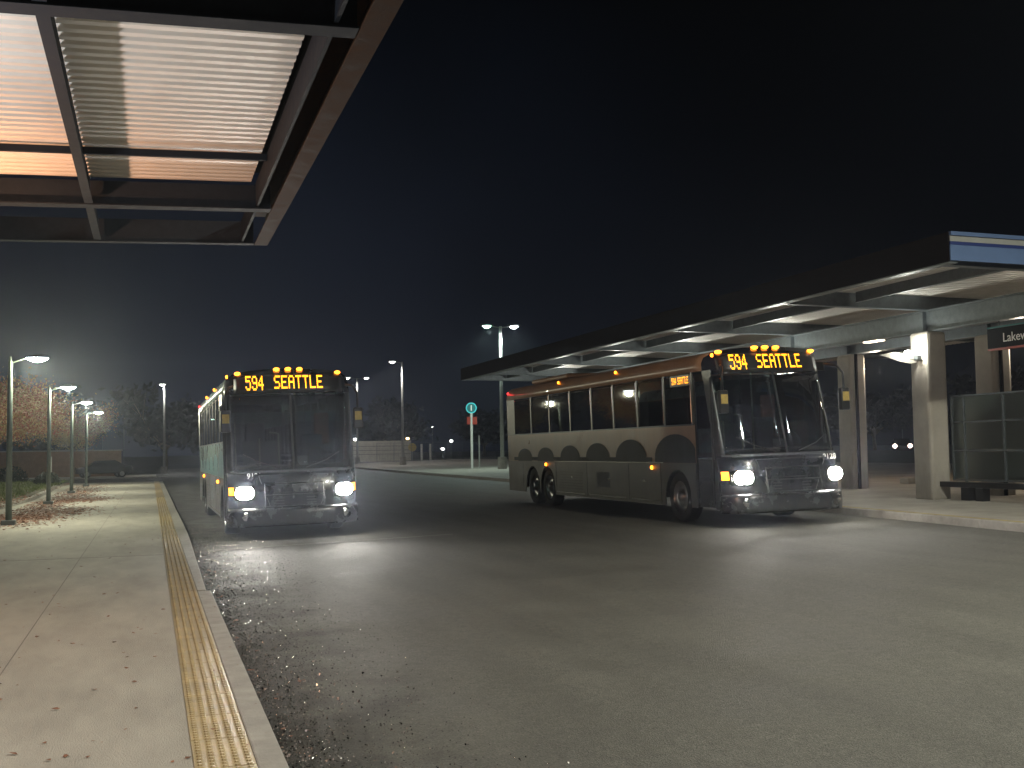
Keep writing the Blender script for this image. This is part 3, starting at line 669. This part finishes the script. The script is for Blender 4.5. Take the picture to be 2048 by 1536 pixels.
    r_.grid(list(range(n)), [0, 1, 2, 3, 4], lambda i, k: (RPx[i][0], (fy(RPx[i][0], RPx[i][1]), 1.4, 6, 11, L)[k], RPx[i][1]))
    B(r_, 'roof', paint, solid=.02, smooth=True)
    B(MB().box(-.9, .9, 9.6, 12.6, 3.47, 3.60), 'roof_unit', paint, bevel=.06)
    # rear
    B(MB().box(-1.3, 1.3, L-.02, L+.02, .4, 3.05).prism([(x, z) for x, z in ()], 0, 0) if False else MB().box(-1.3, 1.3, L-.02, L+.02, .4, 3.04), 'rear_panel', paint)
    tl_ = MB(); tl_.box(-1.25, -1.1, L+.02, L+.05, .9, 1.3); tl_.box(1.1, 1.25, L+.02, L+.05, .9, 1.3); B(tl_, 'tail_lamps', M['e_red'])
    # ---- interior
    B(MB().box(-1.27, 1.27, 1.5, L-.1, 1.25, 1.30), 'cabin_floor', M['interior'])
    B(MB().box(-1.2, 1.2, .5, 1.5, .5, .56), 'step_floor', M['interior'])
    B(MB().box(-1.0, 1.0, 1.0, L-.1, 3.28, 3.31), 'cabin_ceiling', M['interior'])
    b = MB(); b.grid([x for x in XG if abs(x) <= 1.2], [0, 1, 2], lambda x, k: (x, (fy(x, 1.42)+.03, fy(x, 1.42)+.35, fy(x, 1.42)+.55)[k], (1.40, 1.47, 1.15)[k])); B(b, 'dashboard', M['black'], solid=.02)
    sw = MB(); sw.tube([(.62+.22*math.cos(a), 1.0+.10*math.sin(a), 1.62+.20*math.sin(a)) for a in lin(0, 2*math.pi, 20)], .016, 6, cap=False); B(sw, 'steering_wheel', M['black'])
    ds = MB(); ds.box(.36, .88, 1.55, 2.05, 1.1, 1.32); ds.box(.38, .86, 1.98, 2.10, 1.32, 2.12); B(ds, 'driver_seat', M['seat'], bevel=.05)
    gp = MB(); gp.tube([(-.15, 1.55, 1.3), (-.15, 1.55, 1.9), (-.15, 1.52, 2.15), (-.35, 1.5, 2.18)], .02, 8); gp.tube([(-.55, 1.6, 1.3), (-.55, 1.6, 2.05)], .018, 8); gp.tube([(.25, 1.8, 1.3), (.25, 1.8, 3.2)], .018, 8); gp.tube([(-1.1, .9, 1.2), (-1.1, .95, 2.4)], .018, 8)
    B(gp, 'grab_rail', M['rail'], smooth=True)
    B(MB().box(-.9, -.1, 1.62, 1.66, 1.3, 2.0), 'modesty_panel', M['interior'])
    st = None
    for k in range(13):
        for s in (-1, 1):
            yy = 2.5+k*.83
            if yy > 12.9: continue
            if st is None:
                q = MB(); q.box(-.46, .46, -.2, .26, 1.55, 1.68); q.box(-.46, -.02, .2, .32, 1.68, 2.42); q.box(.02, .46, .2, .32, 1.68, 2.42); q.box(-.4, .4, -.1, .1, 1.3, 1.55)
                st = B(q, 'seat', M['seat'], bevel=.05); o_ = st
            else:
                o_ = st.copy(); sc.collection.objects.link(o_); o_.parent = root
            o_.location = (s*.78, yy, 0)
    B(MB().box(-.02, .28, .58, .60, 1.49, 1.66, ) if plate == 0 else MB().box(.02, .32, .42, .44, 1.46, 1.66), 'dash_card', M['paper'])
    B(MB().box(.72, 1.05, 2.2, 2.3, 1.9, 2.6), 'hanging_vest', M['orange'], bevel=.04)
    if plate == 0: lamp('POINT', (-.55, 1.9, 3.05), (.6, .85, 1), 14, root, size=.08)
    # wipers
    for x0, x1 in ((-.25, -1.0), (.25, .95)): wp = MB().tube([P3(x0, 1.42, .03), P3(x1*.6+x0*.4, 1.56, .03), P3(x1, 1.72, .03)], .009, 6); B(wp, 'wiper', M['black'])
    
    # fleet number
    tx = '9121' if plate == 1 else '9128'
    xx = -.95 if plate == 1 else .78
    textobj(tx, .15, M['signwhite'], root, (xx, fy(1.0, 1.30)-.07, 1.235), (R(85), 0, 0), 'fleet_number')
    return root
HEADW = 680
GB = 'coaches waiting with their headlights on'
bus('coach_bus', (2.83, 23.2, rd(2.83)), 0, M['teal'], M['tealdark'], 'pale teal coach signed 594 Seattle pulled up at the left platform kerb', 1, None)
bus('coach_bus', (11.75, 19.0, rd(11.75)), 0, M['sodium_lit'], M['wave'], 'white coach coloured as lit orange, signed 594 Seattle standing beside the right island canopy', 0, None)

# ================================================================= LAMP POSTS
def path_lamp(x, y, lab):
    p = empty('path_lamp', (x, y, 0), label=lab, cat='lamp post', group='path lamps along the left platform')
    MB().box(-.16, .16, -.16, .16, 0, .12).build('base', M['lampbody'], p, bevel=.02)
    MB().tube([(0, 0, .1), (0, 0, 3.2), (0, 0, 3.9), (.0, 0, 4.05)], [.075, .06, .05, .02], 12).build('pole', M['poleD'], p, smooth=True)
    MB().tube([(0, 0, 3.88), (.4, 0, 4.02)], .018, 6).build('arm', M['poleD'], p)
    h = MB(); h.lathe([(.001, .07), (.12, .06), (.24, .02), (.27, -.01)], 18, 'z', (.60, 0, 4.03)); h.build('lamp_head', M['lampbody'], p, smooth=True)
    g_ = MB(); g_.lathe([(.001, -.075), (.12, -.06), (.21, -.035), (.255, -.012)], 18, 'z', (.60, 0, 4.03)); g_.v = [(a_, b_, 4.02+(c_-4.03)*1.5) for a_, b_, c_ in g_.v]; g_.build('lens', M['e_cool'], p, smooth=True)
    lamp('POINT', (x+.60, y, 3.84), (1, .97, .70), 780, size=.12)
for x, y, lb in ((-3.22, 29.43, 'nearest dark path lamp, tallest in the row at the left edge'), (-3.3, 41.5, 'second path lamp from the left edge, beside the leaf covered bed'), (-3.3, 53.2, 'third path lamp from the left edge, in front of the tree crown'), (-3.3, 65.2, 'farthest and smallest path lamp of the left row')):
    path_lamp(x, y, lb)
def road_lamp(x, y, z, h, heads, lab, power, cols, arm=.9, light=(1, .97, .88), dark=None, rz=0, pm='poleL'):
    p = empty('street_lamp', (x, y, z), (0, 0, rz), label=lab, cat='street lamp')
    MB().tube([(0, 0, 0), (0, 0, .75)], [.30, .28], 14).build('footing', M['kerb'], p)
    MB().tube([(0, 0, .7), (0, 0, h)], [.13, .085], 10).build('pole', M[pm], p, smooth=True)
    for k, s in enumerate(heads):
        MB().tube([(0, 0, h-.1), (s*arm, 0, h+.05)], .035, 6).build('arm', M[pm], p)
        MB().box(s*arm-.42, s*arm+.42, -.19, .19, h, h+.14).build('lamp_head', M['lampbody'], p, bevel=.05)
        g_ = MB(); g_.lathe([(.001, -.16), (.16, -.11), (.28, -.0)], 14, 'z', (s*arm, 0, h)); g_.build('lens', M[cols[k]], p, smooth=True)
        if power:
            lamp('SPOT', (s*arm, 0, h-.25), light, power, p, aim=(0, 0, -1), size=.25, spot=160, blend=.3)
    return p
road_lamp(21.04, 67.6, rd(21.04, .15), 9.0, (-1, 1), 'tall twin headed street lamp above the far end of the right canopy', 1300, ('e_green', 'e_cool'), light=(.80, 1, .88))
road_lamp(21.4, 98.5, rd(21.4, .15), 9.2, (-1,), 'single headed street lamp between the coaches, its head to the left', 1500, ('e_far',), light=(1, .95, .86))
road_lamp(22.7, 129, rd(22.7), 9.9, (-1, 1), 'small distant twin headed street lamp just right of the left coach', 900, ('e_far', 'e_far'), arm=1.1)
road_lamp(1.25, 112.5, -.2, 8.6, (-.3,), 'single street lamp standing alone left of the left coach', 1200, ('e_far',), arm=.6)
# street lamps behind the viewer that light the forecourt
road_lamp(9.5, -7.0, rd(9.5, .0), 9.0, (-1, 1), 'twin headed street lamp behind the viewer, outside the picture', 700, ('e_cool', 'e_cool'), light=(1, .98, .84))
road_lamp(15.6, 4.0, rd(15.6, .15), 9.6, (-1,), 'long armed street lamp on the island, outside the picture', 6800, ('e_cool',), light=(1, .98, .82), arm=4.6)

# transit totem
tx_ = empty('transit_sign', (20.5, 72.7, rd(20.5, .15)), (0, 0, R(-16)), label='round teal transit sign with a white upright bar on a pale pole', cat='sign')
MB().tube([(0, 0, 0), (0, 0, 3.7)], .09, 10).build('pole', M['white'], tx_)
MB().tube([(.5, 0, 0), (.5, 0, 2.2)], .05, 8).build('side_post', M['poleL'], tx_)
d_ = MB().lathe([(.001, -.05), (.36, -.05), (.36, .05), (.001, .05)], 28, 'y', (0, 0, 4.05)); disc = d_.build('sign_disc', M['signteal'], tx_)
MB().lathe([(.29, -.055), (.36, -.055), (.37, .055)], 28, 'y', (0, 0, 4.05)).build('rim', M['e_sign'], disc)
MB().box(-.04, .04, -.062, -.054, 3.87, 4.24).build('emblem_bar', M['signwhite'], disc)
MB().box(-.30, .38, -.06, .06, 2.95, 3.45).build('route_panel', M['signred'], tx_)
# distant lights on poles
for i, (px, py, dd, mt, lb) in enumerate(((248, 841, 190, 'e_far', 'brightest tiny distant lamp over the dark trees left of the coaches'), (205, 845, 200, 'e_green', 'faint distant lamp left of the brighter one over the trees'), (710, 879, 175, 'e_far', 'small distant lamp just above the pale block wall'), (815, 877, 175, 'e_warm', 'small yellowish distant lamp right of the single headed street lamp'), (865, 854, 240, 'e_far', 'tiny distant lamp highest in the gap between the coaches'), (902, 882, 185, 'e_far', 'bright distant lamp above the fence left of the round sign'), (885, 898, 180, 'e_far', 'small distant lamp low against the fence left of the round sign'), (1804, 849, 230, 'e_far', 'tiny distant lamp beyond the right canopy pillars'))):
    d = fw+rt*((px-1024)/2250)+up*((768-py)/2250); p = Vector((0, 0, HC))+d*dd
    q = empty('distant_lamp', (p.x, p.y, -.4), label=lb, cat='distant lamp', group='distant lamps')
    MB().tube([(0, 0, 0), (0, 0, p.z+.4)], .07, 6).build('pole', M['poleD'], q)
    r = .26 if i not in (1, 4, 7) else .15
    MB().lathe([(.001, -r*.8), (r, -r*.4), (r, r*.4), (.001, r*.8)], 10, 'z', (0, -.1, p.z+.4)).build('lens', M[mt], q, smooth=True)

# ================================================================= TREES
def tree(name, x, y, z, th, tw, cr, ch, n, mats, lab, leafr=.055, grp=None, trunkm='bark'):
    p = empty(name, (x, y, z), label=lab, cat='tree', group=grp)
    tk = MB(); tk.tube([(0, 0, -.1), (.05, .02, th*.4), (-.04, 0, th*.8), (.03, 0, th+.5)], [tw, tw*.8, tw*.7, tw*.45], 10)
    ends = []
    for k in range(11):
        a = k*2.4+random.random(); h0 = th*(.75+.25*random.random()); l_ = cr*random.uniform(.6, 1.0); e1 = Vector((math.cos(a)*l_*.45, math.sin(a)*l_*.45, h0+ch*.28)); e2 = Vector((math.cos(a)*l_, math.sin(a)*l_, h0+ch*random.uniform(.2, .85)))
        tk.tube([(0, 0, h0), e1, e2], [tw*.4, tw*.22, tw*.08], 6); ends += [e1, e2, (e1+e2)/2]
        for q in range(3):
            e3 = e2+Vector((random.uniform(-1, 1), random.uniform(-1, 1), random.uniform(-.2, .8)))*cr*.3
            tk.tube([(e1+e2)/2, e3], [tw*.1, tw*.04], 5); ends.append(e3)
    tk.build('trunk', M[trunkm], p, smooth=True)
    for mi, mt in enumerate(mats):
        b = MB()
        for i in range(n//len(mats)):
            c = ends[random.randrange(len(ends))] if random.random() < .9 else Vector((0, 0, th+ch*.5))
            if mi and c.x*.5+c.z < th+ch*.2: continue
            v = Vector((random.gauss(0, 1), random.gauss(0, 1), random.gauss(0, .7)))*cr*.17
            q = c+v; r = leafr*random.uniform(.6, 1.4); ax = Vector((random.uniform(-1, 1), random.uniform(-1, 1), random.uniform(-1, 1))).normalized(); bx_ = ax.orthogonal().normalized()
            b.add([q-ax*r, q+bx_*r*.55, q+ax*r, q-bx_*r*.55], [(0, 1, 2, 3)])
        b.build('crown', M[mt], p)
tree('street_tree', -7.2, 60, .15, 2.6, .17, 2.9, 3.0, 34000, ('leafY', 'leafR'), 'autumn tree with pale trunk lit yellow behind the path lamps')
tree('street_tree', -10.8, 50, 0, 2.7, .17, 2.9, 3.2, 22000, ('leafY',), 'yellow lit autumn tree cut by the left edge of the picture')
tree('street_tree', -4.9, 80, -.1, 2.4, .12, 2.2, 2.6, 14000, ('leafY', 'leafR'), 'smaller orange tree behind the farthest path lamp')
random.seed(11)
for i, (x, y, hh, lb) in enumerate(((-24, 135, 13, 'dark tree silhouette farthest left beyond the parking area'), (-11, 150, 11, 'dark tree silhouette behind the tan wall'), (2, 160, 12, 'dark tree silhouette behind the lone street lamp'), (14, 170, 10, 'dark tree silhouette behind the left coach'), (36, 175, 10, 'dark tree silhouette behind the small twin headed lamp'), (50, 170, 8, 'dark tree silhouette beyond the fence'), (64, 165, 9, 'dark tree silhouette behind the round sign'), (86, 120, 10, 'dark tree silhouette seen between the right canopy pillars'), (76, 85, 9, 'dark tree silhouette right of the far car headlights'))):
    tree('dark_tree', x, y, -.6 if x < 30 else .3, hh*.3, .3, hh*.48, hh*.62, 3800, ('leafD',), lb, leafr=.42, grp='dark trees in the distance')
# shrubs by the bed
for (x, y, r_, lb) in ((-5.3, 66, .7, 'low dark shrub at the foot of the third path lamp'), (-7.8, 72, 1.0, 'wider dark shrub behind the pale tree trunk')):
    b = MB()
    for i in range(2200):
        v = Vector((random.gauss(0, 1), random.gauss(0, 1), abs(random.gauss(0, .8)))).normalized()*r_*random.uniform(.5, 1.05); ax = Vector((random.uniform(-1, 1), random.uniform(-1, 1), random.uniform(-1, 1))).normalized(); bx_ = ax.orthogonal(); rr = .06
        b.add([v-ax*rr, v+bx_*rr*.5, v+ax*rr, v-bx_*rr*.5], [(0, 1, 2, 3)])
    o = b.build('shrub', M['leafD']); o.location = (x, y, .1); tag(o, lb, 'shrub')
# ================================================================= FAR THINGS
o = MB().box(-.045, .045, -.045, .045, 0, 1.5).build('marker_post', M['white']); o.location = (-5.45, 70, .14); tag(o, 'thin white marker post behind the second path lamp', 'post')
wl = empty('garden_wall', (-9, 108, -.4), label='low tan wall catching light behind the farthest path lamps', cat='wall')
MB().box(-5, 6.5, 0, .3, 0, 2.5).build('wall_body', M['wall'], wl); MB().box(-5.1, 6.6, -.05, .35, 2.5, 2.62).build('coping', M['palewall'], wl)
lamp('POINT', (-7, 103, 3.2), (1, .66, .42), 60, size=.2)
def car(x, y, z, rz, lab, lights=False):
    c = empty('parked_car', (x, y, z), (0, 0, rz), label=lab, cat='car')
    prof = [(-2.2, .35), (-2.25, .65), (-2.1, .85), (-1.2, .98), (-.5, 1.42), (.9, 1.45), (1.7, 1.0), (2.2, .92), (2.3, .6), (2.25, .35)]
    b = MB(); n = len(prof)
    vs = [(x_, s*(.88 if z_ < 1.1 else .68), z_) for s in (-1, 1) for x_, z_ in prof]
    b.add(vs, [tuple(range(n-1, -1, -1)), tuple(range(n, 2*n))]+[(i, (i+1) % n, n+(i+1) % n, n+i) for i in range(n)]); b.build('body', M['carpaint'], c, bevel=.05, smooth=False)
    MB().box(-.95, 1.2, -.80, .80, 1.02, 1.36, lambda v: Vector((v.x*(1 if v.z < 1.2 else .72)+.08, v.y*(1 if v.z < 1.2 else .93), v.z))).build('windows', M['black'], c)
    for sx in (-1.4, 1.4):
        for sy in (-.8, .8):
            wh = MB().lathe([(.001, -.1), (.32, -.1), (.32, .1), (.001, .1)], 16, 'y', (sx, sy, .32)).build('wheel', M['tyre'], c)
            MB().lathe([(.001, -.11), (.2, -.105), (.2, .105), (.001, .11)], 12, 'y', (sx, sy, .32)).build('rim', M['rim'], wh)
    for sy in (-.68, .68): MB().lathe([(.001, -.05), (.16, -.03), (.2, .04)], 12, 'x', (-2.26, sy, .72)).build('headlight', M['e_pink'] if lights else M['chrome'], c)
    return c
car(-3.8, 100.5, -.16, R(12), 'dark parked car in front of the tan wall')
car(69, 92, .75, R(55), 'distant car facing us with two pinkish headlights lit, seen beyond the right pillars', True)
# pale block wall, gate posts and yellow disc sign
bw = empty('block_wall', (28.5, 140, .45), label='pale low block wall far off between the two coaches', cat='wall')
MB().box(-4.5, 3.0, 0, .4, 0, 2.6).build('wall_body', M['palewall'], bw)
b = MB()
for z in (.9, 1.4, 1.9): b.box(-4.4, 2.9, -.03, -.003, z, z+.05)
b.build('groove_band', M['ground'], bw)
lamp('POINT', (27.5, 134, 5.5), (1, .95, .8), 160, size=.2)
for k, (xx, lb) in enumerate(((31.2, 'left one of two thin pale posts beside the block wall'), (32.3, 'right one of two thin pale posts beside the block wall'))):
    o = MB().box(-.10, .10, -.1, .1, 0, 2.1).build('gate_post', M['white']); o.location = (xx, 133, .45); tag(o, lb, 'post', 'gate posts')
ds = empty('warning_sign', (29.6, 131, .45), label='yellow round sign low beside the pale posts', cat='sign')
MB().tube([(0, 0, 0), (0, 0, 1.5)], .04, 6).build('post', M['poleL'], ds)
MB().lathe([(.001, -.02), (.5, -.02), (.5, .02), (.001, .02)], 18, 'y', (0, -.06, 1.7)).build('sign_disc', M['yellowp'], ds)
# chain-link fence on the far side of the island
fc = empty('chain_link_fence', (24, 124, .45), (0, 0, R(-14)), label='thin chain link fence along the far side of the right island', cat='fence')
for k in range(26): MB().tube([(k*1.9, 0, 0), (k*1.9, 0, 2.2)], .035, 6).build('post', M['galv'], fc)
b = MB()
for z in (.1, 2.15): b.box(0, 47.5, -.015, .015, z, z+.03)
b.build('rail', M['galv'], fc)
b = MB(); x = 0
while x < 47.4:
    b.box(x, x+.012, -.005, .005, .12, 2.15); x += .3
for k in range(7): b.box(0, 47.5, -.004, .004, .2+k*.28, .212+k*.28)
b.build('wire_mesh', M['galv'], fc)
# ================================================================= HAZE (added, gives the lamps a lens glare glow)
hz = MB().box(-70, 130, -14, 260, -3, 22).build('haze', bpy.data.materials.new('glare_haze')); hz['kind'] = 'stuff'; hz['label'] = 'thin haze added for a lens glare glow round the lamps'; hz['category'] = 'haze'
hm = hz.data.materials[0]; hm.use_nodes = True; n = hm.node_tree.nodes; n.clear(); o = n.new('ShaderNodeOutputMaterial'); v = n.new('ShaderNodeVolumePrincipled')
v.inputs['Color'].default_value = (.74, .82, 1, 1); v.inputs['Density'].default_value = .0009; v.inputs['Anisotropy'].default_value = .85
hm.node_tree.links.new(v.outputs[0], o.inputs['Volume'])
